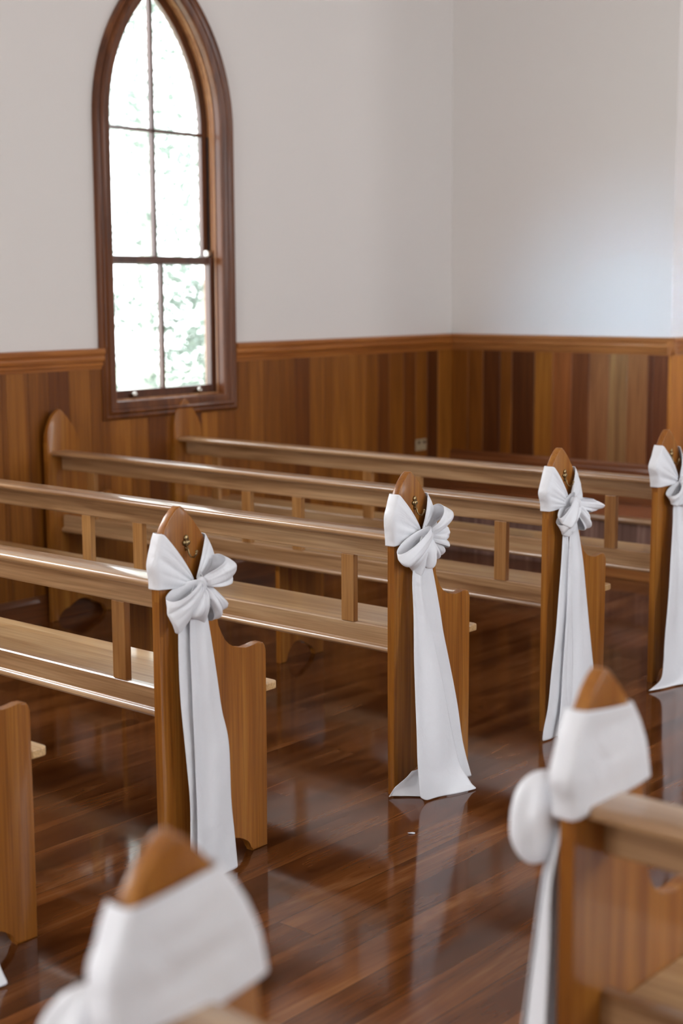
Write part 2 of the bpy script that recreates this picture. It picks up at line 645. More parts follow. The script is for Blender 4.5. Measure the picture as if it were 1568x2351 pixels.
# opposite wall with its openings, the small one kept for the added beam
quads = []
ys = [YR]
for y, za, zb_ in sorted(WIN_E):
    ys += [y - 0.48, y + 0.48]
ys.append(YB)
for i in range(0, len(ys), 2):
    quads.append([(XE, ys[i], 0), (XE, ys[i + 1], 0), (XE, ys[i + 1], ZC), (XE, ys[i], ZC)])
for y, za, zb_ in WIN_E:
    a, b = y - 0.48, y + 0.48
    quads.append([(XE, a, 0), (XE, b, 0), (XE, b, za), (XE, a, za)])
    quads.append([(XE, a, zb_), (XE, b, zb_), (XE, b, ZC), (XE, a, ZC)])
    for (y1_, z1_, y2_, z2_) in ((a, za, b, za), (b, za, b, zb_), (b, zb_, a, zb_), (a, zb_, a, za)):
        quads.append([(XE, y1_, z1_), (XE, y2_, z2_), (XE + .25, y2_, z2_), (XE + .25, y1_, z1_)])
quad_wall('wall_right', quads, M_WALL)
# rear wall with its wide doorway
quad_wall('wall_back', [
    [(XW, YR, 0), (-0.4, YR, 0), (-0.4, YR, ZC), (XW, YR, ZC)],
    [(2.12, YR, 0), (XE, YR, 0), (XE, YR, ZC), (2.12, YR, ZC)],
    [(-0.4, YR, 3.2), (2.12, YR, 3.2), (2.12, YR, ZC), (-0.4, YR, ZC)]], M_WALL)


# wainscot: every board a strip with chamfered edges and its own tone, timber colour with light mixed in
def wainscot(name, axis, plane, sgn, edges, tones, z0, z1, cut=None):
    bm = bmesh.new()
    lay = bm.loops.layers.float_color.new('board_tone')
    T, ch = 0.02, 0.003
    for i in range(len(edges) - 1):
        a, b = edges[i], edges[i + 1]
        lo = z0
        hi = z1
        if cut and a < cut[1] - 0.02 and b > cut[0] + 0.02:
            if a >= cut[0] - 0.02 and b <= cut[1] + 0.02 or True:
                hi = cut[2]
        prof = [(a, 0), (a, T - ch), (a + ch, T), (b - ch, T), (b, T - ch), (b, 0)]
        mk = (lambda s, t, z: (plane + sgn * t, s, z)) if axis == 'Y' else (lambda s, t, z: (s, plane + sgn * t, z))
        lov = [bm.verts.new(mk(s, t, lo)) for s, t in prof]
        hiv = [bm.verts.new(mk(s, t, hi)) for s, t in prof]
        fs = []
        for k in range(5):
            fs.append(bm.faces.new((lov[k], lov[k + 1], hiv[k + 1], hiv[k])))
        fs.append(bm.faces.new(hiv))
        c = tones[i % len(tones)]
        for f in fs:
            for l in f.loops:
                l[lay] = c
    me = from_bm(bm)
    me.name = name
    me.materials.append(M_PANEL)
    ob = bpy.data.objects.new(name, me)
    COL.objects.link(ob)
    return ob


def tone(r, g, b):
    k = 2.15
    c = srgb(r, g, b)
    return (min(c[0] * k, 1), min(c[1] * k, 1), min(c[2] * k, 1), 1)


tM, tL, tD, tV, tA = tone(108, 68, 22), tone(124, 82, 32), tone(90, 52, 16), tone(70, 38, 12), tone(138, 94, 40)
rnd = random.Random(4)
eY = [0.683, 0.714, 0.842, 0.968, 1.028, 1.096, 1.230, 1.306, 1.356, 1.493, 1.616, 1.743, 1.811, 2.007, 2.125, 2.267, 2.283, 2.38, 2.496, 2.635,
      2.763, 2.889, 3.016, 3.098, 3.184, 3.285, 3.402, 3.526, 3.636, 3.784, 3.906, 4.031, 4.143, 4.30]
tY = [tM, tM, tL, tM, tD, tD, tL, tM, tA, tL, tD, tM, tA, tA, tM, tM, tL, tM, tM, tD, tM, tM, tL, tL, tL, tD, tD, tD, tD, tM, tV, tA]
tY = [tM, tL, tM, tD, tD, tL, tM, tM, tA, tL, tD, tM, tD, tA, tM, tM, tM, tL, tM, tM, tD, tL, tM, tL, tL, tL, tM, tD, tM, tD, tM, tV, tL]
y = 0.683
pre = []
while y > YR + 0.2:
    y -= rnd.choice((0.11, 0.126, 0.126, 0.13))
    pre.append(y)
eY = list(reversed(pre)) + eY
tY = [rnd.choice((tM, tL, tD, tM)) for _ in pre] + tY
edges_lo = eY
p1 = wainscot('trim_1', 'Y', XW, 1, eY, tY, 0.0, 1.25, cut=(WY0, WY1, 1.0))
tag(p1, kind='structure')
eX = [-2.945, -2.802, -2.683, -2.552, -2.459, -2.29, -2.153, -2.017, -1.891, -1.755, -1.627, -1.489, -1.455, XC]
tX = [tM, tM, tV, tM, tV, tL, tone(120, 74, 40), tone(92, 54, 30), tone(124, 88, 62), tone(122, 96, 70), tone(124, 88, 60), tone(80, 44, 22), tone(92, 54, 32)]  # paler pinkish boards have the bluish light patch painted into their tones
p2 = wainscot('trim_2', 'X', YB, -1, eX, tX, 0.33, 1.25)
tag(p2, kind='structure')
eR = [YB - 0.02, 4.45, 4.56, 4.68, 4.8, 4.92, 5.05, 5.2, 5.35, 5.5]
p3 = wainscot('trim_3', 'Y', XC, 1, eR, [tone(150, 102, 44), tone(128, 84, 30), tone(112, 66, 22)], 0.33, 1.25)
tag(p3, kind='structure')

# moulded dado rail profile (depth from wall, height)
DP = [(0, 1.232), (0.024, 1.232), (0.026, 1.246), (0.032, 1.250), (0.034, 1.262), (0.030, 1.266), (0.040, 1.274), (0.044, 1.286),
      (0.044, 1.296), (0.038, 1.300), (0.040, 1.304), (0.048, 1.312), (0.050, 1.326), (0.046, 1.334), (0.040, 1.337), (0, 1.337)]


def dado(name, axis, plane, sgn, a0, a1, mat):
    me = extrude_profile([(plane + sgn * d, z) for d, z in DP], a0, a1, 'Y' if axis == 'Y' else 'X')
    ob = link(name, me, mat)
    tag(ob, kind='structure')
    return ob


dado('trim_4', 'Y', XW, 1, YR, WY0 + 0.006, M_DADO)
dado('trim_5', 'Y', XW, 1, WY1 - 0.006, YB, M_DADO)
dado('trim_6', 'X', YB, -1, XW, XC + 0.046, M_DADOX)
dado('trim_7', 'Y', XC, 1, YB - 0.046, 5.5, M_DADO)
# skirtings
SP = [(0, 0), (0.032, 0), (0.032, 0.10), (0.026, 0.115), (0.024, 0.13), (0, 0.13)]
me = extrude_profile([(XW + d, z) for d, z in SP], YR, 3.78, 'Y')
tag(link('baseboard_left', me, M_SKIRTY), kind='structure')
SP2 = [(0, 0.33), (0.036, 0.33), (0.036, 0.53), (0.03, 0.545), (0.03, 0.56), (0.022, 0.575), (0, 0.575)]
me = extrude_profile([(YB - d, z) for d, z in SP2], XW, XC + 0.036, 'X')
tag(link('baseboard_front', me, M_SKIRT), kind='structure')
me = extrude_profile([(XW + d, z) for d, z in [(0, .33), (.032, .33), (.032, .46), (.024, .49), (0, .49)]], 3.78, YB, 'Y')
tag(link('trim_8', me, M_SKIRTY), kind='structure')

# ------------------------------------------------------------------ dais
M_RISER = wood('dais_riser_boards', srgb(120, 92, 86), srgb(146, 118, 110), srgb(168, 140, 132), 'Z', rough=0.22, coat=0.7, board=('X', 0.125, 0.8))  # purple-grey: bluish light on the riser is put into the board colour
dais = empty('raised_platform', (0.86, 3.8, 0))
tag(dais, kind='structure')
dais.name = 'trim_9'


def rel(name, x0, x1, y0, y1, z0, z1, mat, root, bev=0):
    l = root.location
    return box(name, x0 - l.x, x1 - l.x, y0 - l.y, y1 - l.y, z0 - l.z, z1 - l.z, mat, root, bev)


rel('platform_riser', XW + 0.004, XE - 0.004, 3.8, YB, 0.001, 0.30, M_RISER, dais)
M_DECK = wood('platform_deck_boards', srgb(150, 84, 46), srgb(178, 108, 66), srgb(196, 128, 82), 'Y', rough=0.24, coat=0.6, board=('X', 0.11, 0.5))
rel('platform_deck', XW + 0.004, XE - 0.004, 3.80, YB - 0.001, 0.30, 0.328, M_DECK, dais)
rel('platform_deck', XC + 0.03, XC2 - 0.03, YB, 7.49, 0.001, 0.328, M_DECK, dais)
nose = [(-0.035, .304), (-0.04, .316), (-0.035, .326), (-0.025, .3285), (0.03, .3285), (0.03, .30), (-0.03, .30)]
me = extrude_profile(nose, XW + 0.004 - 0.86, XE - 0.004 - 0.86, 'X')
link('platform_nosing', me, M_RAIL, dais)
st = box('trim_10', -1.72, 3.2, 3.655, 3.798, 0.0, 0.075, M_DADOX, None, 0.004)
tag(st, kind='structure')

# ------------------------------------------------------------------ arched window
win = empty('window_1', (XW, (WY0 + WY1) / 2, WZ0))
tag(win, kind='structure')


def wlink(name, me, mat, parent=win):
    ob = link(name, me, mat, parent)
    if parent is win:
        ob.location = -Vector(win.location)
    return ob


casing_prof = [(0.0, 0.0), (0.0, 0.030), (0.006, 0.038), (0.014, 0.040), (0.020, 0.034), (0.026, 0.033), (0.032, 0.042), (0.042, 0.046),
               (0.052, 0.042), (0.056, 0.034), (0.062, 0.033), (0.086, 0.033), (0.092, 0.028), (0.094, 0.020), (0.094, -0.02), (0.03, -0.02), (0.03, 0.0)]
c = wlink('casing', arch_sweep(casing_prof, XW), M_CASE)
smooth_by_angle(c, 40)
M_JAMB = wood('window_lining', srgb(150, 98, 60), srgb(176, 124, 82), srgb(196, 150, 104), 'Z', rough=0.25, coat=0.8)  # lighter than the casing, with the reveal's reflection put into the colour
j = wlink('lining', arch_sweep([(0.03, -0.02), (0.088, -0.02), (0.088, -0.045), (0.094, -0.045), (0.094, -0.048), (0.088, -0.048),
                                (0.088, -0.125), (0.03, -0.125)], XW), M_JAMB)
smooth_by_angle(j, 40)
j2 = wlink('parting_bead', arch_sweep([(0.086, -0.018), (0.100, -0.018), (0.102, -0.024), (0.100, -0.030), (0.086, -0.030)], XW), M_JAMB)
# lower sash (room side track)
zM = 1.785
yl, yr_, zb = WY0 + 0.088, WY1 - 0.088, WZ0 + 0.088


def sash_frame(name, mk, mat):
    ob = wlink(name, mk, mat)
    return ob


bm = bmesh.new()
xa, xb = XW - 0.078, XW - 0.040
box_bm(bm, xa, xb, yl, yl + 0.040, zb, zM + 0.018, 0.003)
box_bm(bm, xa, xb, yr_ - 0.040, yr_, zb, zM + 0.018, 0.003)
box_bm(bm, xa, xb, yl + 0.040, yr_ - 0.040, zb, zb + 0.055, 0.003)
box_bm(bm, xa, xb, yl + 0.040, yr_ - 0.040, zM - 0.018, zM + 0.018, 0.003)
low = sash_frame('lower_sash', from_bm(bm, False), M_SASHW)
ym = (WY0 + WY1) / 2 + 0.005
bm = bmesh.new()
box_bm(bm, xa + 0.006, xb - 0.002, ym - 0.009, ym + 0.009, zb + 0.055, zM - 0.018, 0.002)
link('glazing_bar', from_bm(bm, False), M_SASHW, low)
bm = bmesh.new()
box_bm(bm, xa + 0.014, xa + 0.018, yl + 0.035, yr_ - 0.035, zb + 0.05, zM - 0.01)
link('pane', from_bm(bm, False), M_GLASS, low)
for y in (1.56, 2.03):
    bm = bmesh.new()
    bmesh.ops.create_uvsphere(bm, u_segments=16, v_segments=10, radius=0.016, matrix=Matrix.Translation((xb + 0.02, y, zb + 0.030)))
    tube_bm(bm, [(xb - 0.002, y, zb + 0.03), (xb + 0.012, y, zb + 0.03)], 0.007)
    k = link('sash_lift', from_bm(bm), M_CHROME, low, smooth=True)
# upper sash (outer track), arched
up_prof = [(0.088, -0.082), (0.128, -0.082), (0.130, -0.086), (0.130, -0.112), (0.128, -0.116), (0.088, -0.116)]
upm = arch_sweep(up_prof, XW, z0=zM - 0.018 - 0.094)
up = sash_frame('upper_sash', upm, M_SASHW)
xu0, xu1 = XW - 0.112, XW - 0.084
Rr = (WY1 - WY0) - 0.12
ztop = WZS + sqrt(Rr ** 2 - ((WY1 - WY0) / 2) ** 2)
bm = bmesh.new()
box_bm(bm, xu0, xu1, ym - 0.009, ym + 0.009, zM + 0.01, ztop - 0.01, 0.002)
link('glazing_bar', from_bm(bm, False), M_SASHW, up)
bm = bmesh.new()
box_bm(bm, xu0, xu1, WY0 + 0.125, WY1 - 0.125, 2.452 - 0.009, 2.452 + 0.009, 0.002)
link('glazing_bar', from_bm(bm, False), M_SASHW, up)
bm = bmesh.new()
pa = arch(0.118, z0=zM - 0.13)
f1 = [bm.verts.new((XW - 0.100, y, z)) for y, z in pa]
bm.faces.new(f1)
gl = link('pane', from_bm(bm), M_GLASS, up)
sd = gl.modifiers.new('s', 'SOLIDIFY')
sd.thickness = 0.004
bm = bmesh.new()
box_bm(bm, XW - 0.082, XW - 0.070, yr_ - 0.005, yr_ - 0.001, zM + 0.02, WZS - 0.03)
wlink('sash_gap_strip', from_bm(bm, False), M_GAP)  # solid dark strip standing in for the shaded gap beside the sash
# stop horn on top of the lower sash
bm = bmesh.new()
box_bm(bm, XW - 0.074, XW - 0.046, yr_ - 0.05, yr_ - 0.012, zM + 0.018, zM + 0.055, 0.008)
link('sash_catch', from_bm(bm, False), M_CHROME, low)
bm = bmesh.new()
box_bm(bm, XW - 0.19, XW - 0.10, WY0 + 0.03, WY1 - 0.03, WZ0 + 0.03, WZ0 + 0.06, 0.004)
wlink('sill', from_bm(bm, False), M_CASE)

# ------------------------------------------------------------------ pews
PROF = [(0, 0), (0, .40), (0, .80), (-.001, .88), (.003, .93), (.012, .966), (.026, .996), (.045, 1.023), (.066, 1.043), (.080, 1.0515), (.088, 1.0515),
        (.100, 1.043), (.118, 1.024), (.138, 1.001), (.158, .975), (.176, .948), (.191, .918), (.201, .888), (.207, .85), (.210, .81), (.2125, .77), (.216, .73),
        (.221, .70), (.230, .672), (.243, .650), (.260, .634), (.281, .622), (.305, .6155), (.330, .6145), (.355, .6165), (.378, .620), (.392, .6205),
        (.403, .616), (.4095, .606), (.411, .594), (.411, .3), (.411, 0), (.346, 0), (.3445, .014), (.339, .028), (.330, .039), (.318, .047), (.301, .052), (.272, .058),
        (.262, .070), (.247, .081), (.230, .088), (.211, .091), (.190, .0925), (.170, .091), (.151, .088), (.134, .081), (.119, .070), (.109, .058),
        (.083, .054), (.062, .047), (.049, .034), (.040, .018), (.037, 0)]
TH = 0.027
GX = 1.7543


def uL(z):
    if z <= .88: return 0.0
    for (a, b) in zip(PROF[3:9], PROF[4:10]):
        if a[1] <= z <= b[1]:
            return a[0] + (b[0] - a[0]) * (z - a[1]) / (b[1] - a[1])
    return 0.08


def uR(z):
    pts = PROF[11:24]
    for (a, b) in zip(pts[:-1], pts[1:]):
        if b[1] <= z <= a[1]:
            return a[0] + (b[0] - a[0]) * (z - a[1]) / (b[1] - a[1])
    return 0.23 if z < .7 else .09


LEN = 2.905


def hook_mesh(s):
    """ornate little brass hook: leaf-shaped back plate and a J; s = outward direction"""
    bm = bmesh.new()
    x = lambda d: s * d
    for (u, z, ru, rz, h) in ((0, .018, .0085, .010, .004), (-.008, .006, .006, .007, .004), (.008, .006, .006, .007, .004), (0, .004, .007, .011, .006), (0, -.010, .005, .007, .005)):
        bmesh.ops.create_uvsphere(bm, u_segments=12, v_segments=8, radius=1.0,
                                  matrix=Matrix.Translation((x(.001), u, z)) @ Matrix.Diagonal((h, ru, rz, 1)))
    pts = [(x(.003), 0, -.004), (x(.008), 0, -.014), (x(.010), 0.001, -.024), (x(.016), .003, -.032), (x(.026), .005, -.032), (x(.031), .007, -.024), (x(.032), .008, -.016)]
    tube_bm(bm, pts, 0.0026, 8)
    bmesh.ops.create_uvsphere(bm, u_segments=10, v_segments=8, radius=0.0042, matrix=Matrix.Translation(pts[-1]))
    return from_bm(bm)


def make_pew(name, s):
    """origin at the aisle face, back edge, floor. s=-1: pew runs towards -X; s=+1 towards +X"""
    root = empty(name, (0, 0, 0))
    a = lambda x: s * x
    for k, (x0, x1) in enumerate(((0, TH), (LEN - TH, LEN))):
        me = extrude_profile(PROF, a(x0), a(x1), 'X', bev=0.0042, seg=3)
        e = link('bench_end', me, M_END, root)
        smooth_by_angle(e, 30)
        if k == 0:
            h = link('coat_hook', hook_mesh(-s), M_BRASS, e, smooth=True)
            h.location = (-s * 0.001, 0.103, 0.944)
    xi0, xi1 = a(TH - .002), a(LEN - TH + .002)
    cap = [(.030, .829), (.034, .8265), (.120, .8265), (.128, .829), (.131, .835), (.131, .841), (.127, .8465), (.119, .849), (.040, .849), (.031, .8475), (.027, .843), (.026, .836)]
    o_ = link('cap_rail', extrude_profile(cap, xi0, xi1, 'X'), M_RAIL, root)
    smooth_by_angle(o_, 50)
    ap = [(.089, .8265), (.089, .758), (.091, .754), (.109, .754), (.111, .757), (.111, .8265)]
    link('back_rail', extrude_profile(ap, xi0, xi1, 'X'), M_RAIL, root)
    lo = [(.088, .468), (.080, .465), (.075, .459), (.074, .452), (.078, .446), (.086, .444), (.112, .444), (.112, .523), (.110, .527), (.092, .527), (.088, .523)]
    o_ = link('lower_rail', extrude_profile(lo, xi0, xi1, 'X'), M_RAIL, root)
    smooth_by_angle(o_, 40)
    # seat plank, notched round the bench ends, softly rounded front corners
    z0, z1 = .467, .490
    f, fe = .412, .466
    pts = [(TH, .1125), (TH, f), (.003, f), (.001, f + .004), (.001, fe - .018), (.003, fe - .009), (.009, fe - .003), (.018, fe)]
    pl = [(a(x), y) for x, y in pts] + [(a(LEN - x), y) for x, y in reversed(pts)]
    bm = bmesh.new()
    vv = [bm.verts.new((x, y, z1)) for x, y in pl]
    fc = bm.faces.new(vv)
    r = bmesh.ops.extrude_face_region(bm, geom=[fc])
    for v in r['geom']:
        if isinstance(v, bmesh.types.BMVert):
            v.co.z = z0
    bmesh.ops.recalc_face_normals(bm, faces=bm.faces)
    eds = [e for e in bm.edges if abs(e.verts[0].co.z - e.verts[1].co.z) < 1e-6]
    bmesh.ops.bevel(bm, geom=eds, offset=.003, segments=2, affect='EDGES', profile=.5)
    link('seat', from_bm(bm), M_SEAT, root)
    for x in (.27, 1.315, 1.615, 2.66):
        bm = bmesh.new()
        box_bm(bm, min(a(x - .027), a(x + .027)), max(a(x - .027), a(x + .027)), .087, .110, .5265, .7545, .002)
        bmesh.ops.recalc_face_normals(bm, faces=bm.faces)
        link('baluster', from_bm(bm, False), M_BAL, root)
    # middle support under the seat
    sup = [(.120, 0), (.120, .4665), (.400, .4665), (.408, .40), (.409, .3), (.405, 0), (.350, 0), (.345, .02), (.330, .040), (.306, .052), (.285, .060), (.265, .078),
           (.24, .088), (.215, .085), (.195, .072), (.180, .058), (.168, .040), (.160, .018), (.157, 0)]
    link('seat_support', extrude_profile(sup, a(1.448), a(1.475), 'X', bev=.003), M_END, root)
    return root


def copy_tree(o, parent=None):
    c = o.copy()
    COL.objects.link(c)
    c.parent = parent
    for ch in list(o.children):
        copy_tree(ch, c)
    return c


LP = [(-.033, -1.824), (-.0188, -.9873), (0, 0), (-.0026, .9001), (-.0386, 1.7753)]
pew_labels = [
    'timber pew cut off by the left edge, only its low aisle arm showing',
    'timber pew whose sash-tied end stands left of centre, nearest full one of the left block',
    'timber pew whose pointed sash-tied end stands in the middle of the photo',
    'timber pew whose pointed wall end stands just left of the dark arched window',
    'furthest timber pew, beside the raised platform, its wall end just below the window',
]
proto = make_pew('church_pew', -1)
left_pews = []
for i, (x, y) in enumerate(LP):
    p_ = proto if i == 0 else copy_tree(proto)
    p_.location = (x, y, 0)
    tag(p_, pew_labels[i], 'pew', 'pews left of the aisle')
    left_pews.append(p_)
RP = [(GX - TH, -2.663), (GX - TH, -1.763)]
proto_r = make_pew('church_pew', 1)
r_labels = ['blurred timber pew at the bottom left, mostly hidden under its big white wrap',
            'blurred timber pew at lower right, its cap rail running out of the right edge']
right_pews = []
for i, (x, y) in enumerate(RP):
    p_ = proto_r if i == 0 else copy_tree(proto_r)
    p_.location = (x, y, 0)
    tag(p_, r_labels[i], 'pew', 'pews right of the aisle')
    right_pews.append(p_)

# ------------------------------------------------------------------ satin sashes
def lerp(a, b, t): return a + (b - a) * t


def ridge(x):
    """rounded hills with tight valleys between them, as gathered cloth"""
    return abs(sin(x)) ** .75


def poly_at(pts, t):
    """arc-length sample of a polyline of tuples"""
    L_ = [0]
    for p, q in zip(pts[:-1], pts[1:]):
        L_.append(L_[-1] + sqrt(sum((x - y) ** 2 for x, y in zip(p, q))))
    s = t * L_[-1]
    for i in range(len(pts) - 1):
        if s <= L_[i + 1] + 1e-9:
            f = (s - L_[i]) / max(L_[i + 1] - L_[i], 1e-9)
            # catmull-rom
            p0 = pts[max(i - 1, 0)]; p1 = pts[i]; p2 = pts[i + 1]; p3 = pts[min(i + 2, len(pts) - 1)]
            return tuple(0.5 * ((2 * b) + (-a + c) * f + (2 * a - 5 * b + 4 * c - d) * f * f + (-a + 3 * b - 3 * c + d) * f ** 3)
                         for a, b, c, d in zip(p0, p1, p2, p3))
    return pts[-1]


class SashMaker:
    def __init__(self, root, s):
        self.root, self.s = root, s

    def put(self, name, rows, thick=0.0016, sub=1):
        """rows of (u, z, d)"""
        me = grid_mesh([[(self.s * d, u, z) for (u, z, d) in r] for r in rows])
        o = link(name, me, M_CLOTH, self.root, smooth=True)
        if sub:
            m = o.modifiers.new('sub', 'SUBSURF')
            m.levels = m.render_levels = sub
        m = o.modifiers.new('sol', 'SOLIDIFY')
        m.thickness = thick
        m.offset = 0
        return o

    def wrap(self, K, hk, zl, zr, zi=None, bulge=0.0, A=0.004, nf=2.3, ph=0.3, sd=1, dk=.018, crease=0.6):
        """K = gather point (u,z); zl/zr = (top,bottom) at the back / front edge"""
        rg = random.Random(sd)
        phs = [rg.uniform(0, 6.28) for _ in range(5)]
        rows = []
        nv = 22
        for iv in range(nv + 1):
            v = iv / nv
            row = []
            zL = lerp(zl[0], zl[1], v)
            zR = lerp(zr[0], zr[1], v)
            kz = K[1] + (0.5 - v) * 2 * hk
            ul = uL(zL) - .006 - bulge * sin(pi * min(1, v * 1.05)) ** 2 * v * (1 + .3 * sin(11 * v + phs[0]))
            ur = uR(zR) + .006 + bulge * .3 * v
            fold = lambda a, k=0: A * (1.5 * ridge(pi * nf * v + ph + a * .5 + k) + crease * 1.3 * ridge(pi * nf * 2.3 * v + phs[1] + a * .9))
            NA = 14
            for i in range(NA + 1):
                a = i / NA
                wgt = sin(pi * min(1, a * .85 + .12)) ** .8
                zz = lerp(kz, zL, a ** .92)
                uu = lerp(K[0], ul, a)
                row.append((uu, zz, .007 + (dk - .007) * (1 - a) ** 1.5 + wgt * (abs(fold(a)) + .003)))
            for k in (0.15, 0.5, 0.85):
                row.append((ul - .003 - .35 * abs(fold(1, k)) * sin(pi * k) ** .5, zL, lerp(.006, -TH - .006, k)))
            NC = 10
            for i in range(NC + 1):
                a = i / NC
                zz = lerp(zL, zR, a)
                if zi:
                    zz += zi * sin(pi * a) * v
                uu = lerp(ul, ur, a)
                row.append((uu, zz, -TH - .006 - .5 * abs(fold(a, 1.5)) * sin(pi * a) ** .6))
            for k in (0.15, 0.5, 0.85):
                row.append((ur + .003 + .3 * abs(fold(1, k + 2)) * sin(pi * k) ** .5, zR, lerp(-TH - .006, .006, k)))
            for i in range(NA + 1):
                a = 1 - i / NA
                wgt = sin(pi * min(1, a * .85 + .12)) ** .8
                zz = lerp(kz, zR, a ** .92)
                uu = lerp(K[0] + .012, ur, a)
                row.append((uu, zz, .007 + (dk - .007) * (1 - a) ** 1.5 + wgt * (abs(fold(a, 2.1)) + .003)))
            rows.append(row)
        return self.put('wrap', rows)

    def loop(self, K, ang, L, w0, w1, H=.022, D0=.03, A=.006, nf=1.6, ph=0.0, droop=0.0, twist=0.0, tipcurve=.22, curl=0.0, sag=0.0):
        e = (cos(radians(ang)), sin(radians(ang)))
        n = (-e[1], e[0])
        rows = []
        NT, NV = 30, 18
        for it in range(NT + 1):
            t = 2 * pi * it / NT
            st = sin(t / 2)
            f = L * (1 - cos(t)) / 2
            d0 = D0 + H * sin(t) * (0.55 + .45 * st)
            w = lerp(w0, w1, st ** 1.1)
            row = []
            for iv in range(NV + 1):
                v = -1 + 2 * iv / NV
                ff = f * (1 - tipcurve * v * v * (1 - .2 * cos(t))) + curl * v * st * L
                vv = v * w * (1 - .06 * sin(t) * 1)
                fold = A * (1.7 * ridge(pi * nf * v * .62 + ph + .5 * sin(t)) - .5 + .9 * sin(2.3 * v + 3 * ph + 1.3 * t) + .35 * ridge(pi * nf * 1.7 * v + ph * 2 + 1)) * st ** .6
                d = d0 + fold * (1 if t < pi else .5) + twist * v * st - .012 * v * v * st
                # gathers near the knot
                g = .003 * sin(7 * v + ph) * (1 - st) * 2
                u = K[0] + e[0] * ff + n[0] * vv
                z = K[1] + e[1] * ff + n[1] * vv + g - droop * (f / L) ** 2 * L - sag * st * st * abs(v) ** 2
                row.append((u, z, max(d, .004)))
            rows.append(row)
        return self.put('bow_loop', rows)

    def knot(self, K, ru=.017, rz=.024, rd=.016, d=.034, tilt=0.0, name='knot', rip=.10):
        rows = []
        for i in range(15):
            a = pi * i / 14
            row = []
            for j in range(25):
                b = 2 * pi * j / 24
                r = 1 + rip * sin(5 * b + 2 * cos(a)) * sin(a) + rip * .4 * sin(9 * b - 3 * cos(a) + 1)
                u_ = ru * sin(a) * cos(b) * r
                z_ = rz * cos(a)
                row.append((K[0] + u_ * cos(tilt) - z_ * sin(tilt), K[1] + z_ * cos(tilt) + u_ * sin(tilt), d + rd * sin(a) * sin(b) * r))
            rows.append(row)
        return self.put(name, rows)

    def tail(self, left, right, A=.008, nf=1.3, ph=0.0, rows_n=46, cols=16, hem=0.0, lap=0.0):
        rows = []
        for i in range(rows_n + 1):
            t = i / rows_n
            a = poly_at(left, t)
            b = poly_at(right, t)
            row = []
            for j in range(cols + 1):
                v = j / cols
                env = min(1, t * 4) * (1 - .35 * t)
                fo = A * (sin(2 * pi * nf * v + ph + .8 * t) + .4 * sin(2 * pi * nf * 2.1 * v + 2 * ph + 2.0 * t)) * env
                fo += A * .45 * (sin(13 * t + 4 * v + ph) + .6 * ridge(7 * t - 2.5 * v + 2 * ph)) * min(1, t * 2.5)
                ed = 1 - (2 * abs(v - .5)) ** 6 * .6
                p = [lerp(a[k], b[k], v) for k in range(3)]
                p[2] = max(p[2] + fo * ed, .006)
                p[1] = max(p[1], .003)
                row.append(tuple(p))
            rows.append(row)
        return self.put('tail', rows)


def sash(label, pos, s):
    root = empty('satin_sash', (pos[0], pos[1], 0))
    tag(root, label, 'sash', 'white satin sashes tied round the pew ends')
    return SashMaker(root, s)


# sash on the nearest full pew (left of centre)
S = sash('white satin sash with a full rounded bow on the pew end left of centre', LP[1], 1)
K = (.120, .838)
S.wrap((.108, .842), .012, (.985, .836), (.966, .840), bulge=.010, A=.0045, nf=1.7, ph=.6, sd=3)
S.loop((.114, .838), 212, .138, .012, .046, H=.030, D0=.046, A=.008, nf=1.2, ph=.4, curl=.10, sag=.01, tipcurve=.10)
S.loop((.110, .830), 252, .086, .014, .052, H=.028, D0=.036, A=.010, nf=1.5, ph=1.9, tipcurve=-.08)
S.loop((.128, .842), 16, .108, .010, .044, H=.034, D0=.044, A=.008, nf=1.1, ph=1.0, curl=-.05, tipcurve=.12)
S.loop((.130, .828), 306, .106, .010, .034, H=.028, D0=.034, A=.010, nf=1.4, ph=2.4, tipcurve=.05)
S.knot(K, .013, .021, .014, .042, .25)
S.tail([(.113, .83, .028), (.080, .80, .028), (.049, .765, .026), (.041, .700, .028), (.038, .590, .032), (.041, .480, .036), (.049, .354, .04), (.056, .229, .045), (.050, .10, .050), (.050, .006, .052)],
       [(.125, .83, .028), (.120, .80, .03), (.115, .765, .030), (.118, .700, .032), (.124, .590, .036), (.135, .480, .038), (.150, .354, .042), (.160, .229, .046), (.165, .10, .050), (.168, .006, .052)],
       A=.004, nf=1.0, ph=.2)
S.tail([(.118, .83, .038), (.095, .80, .040), (.076, .765, .040), (.072, .700, .042), (.070, .590, .046), (.068, .480, .050), (.070, .354, .055), (.068, .229, .060), (.062, .10, .064), (.058, .006, .066)],
       [(.130, .83, .038), (.138, .79, .038), (.145, .750, .034), (.153, .698, .036), (.173, .559, .042), (.184, .470, .046), (.203, .378, .050), (.205, .214, .056), (.213, .109, .060), (.219, .006, .064)],
       A=.006, nf=1.1, ph=2.6)

# sash on the pew end in the middle of the photo
S = sash('white satin sash in the middle of the photo, wide tail pooled on the floor', LP[2], 1)
K = (.122, .848)
S.wrap((.106, .856), .014, (.986, .822), (.976, .850), bulge=.016, A=.0045, nf=1.9, ph=.2, sd=5)
S.loop((.120, .860), 204, .168, .016, .028, H=.030, D0=.056, A=.005, nf=.8, ph=.8, tipcurve=.10, curl=-.05, droop=.1)
S.loop((.112, .842), 236, .118, .012, .046, H=.026, D0=.034, A=.010, nf=1.2, ph=2.2, tipcurve=.0)
S.loop((.118, .838), 266, .098, .010, .034, H=.024, D0=.046, A=.006, nf=.9, ph=1.1, tipcurve=.25)
S.loop((.130, .852), 36, .112, .010, .030, H=.034, D0=.042, A=.006, nf=1.0, ph=1.7, tipcurve=.05)
S.loop((.132, .842), 352, .094, .010, .036, H=.032, D0=.034, A=.010, nf=1.3, ph=.4, tipcurve=.05)
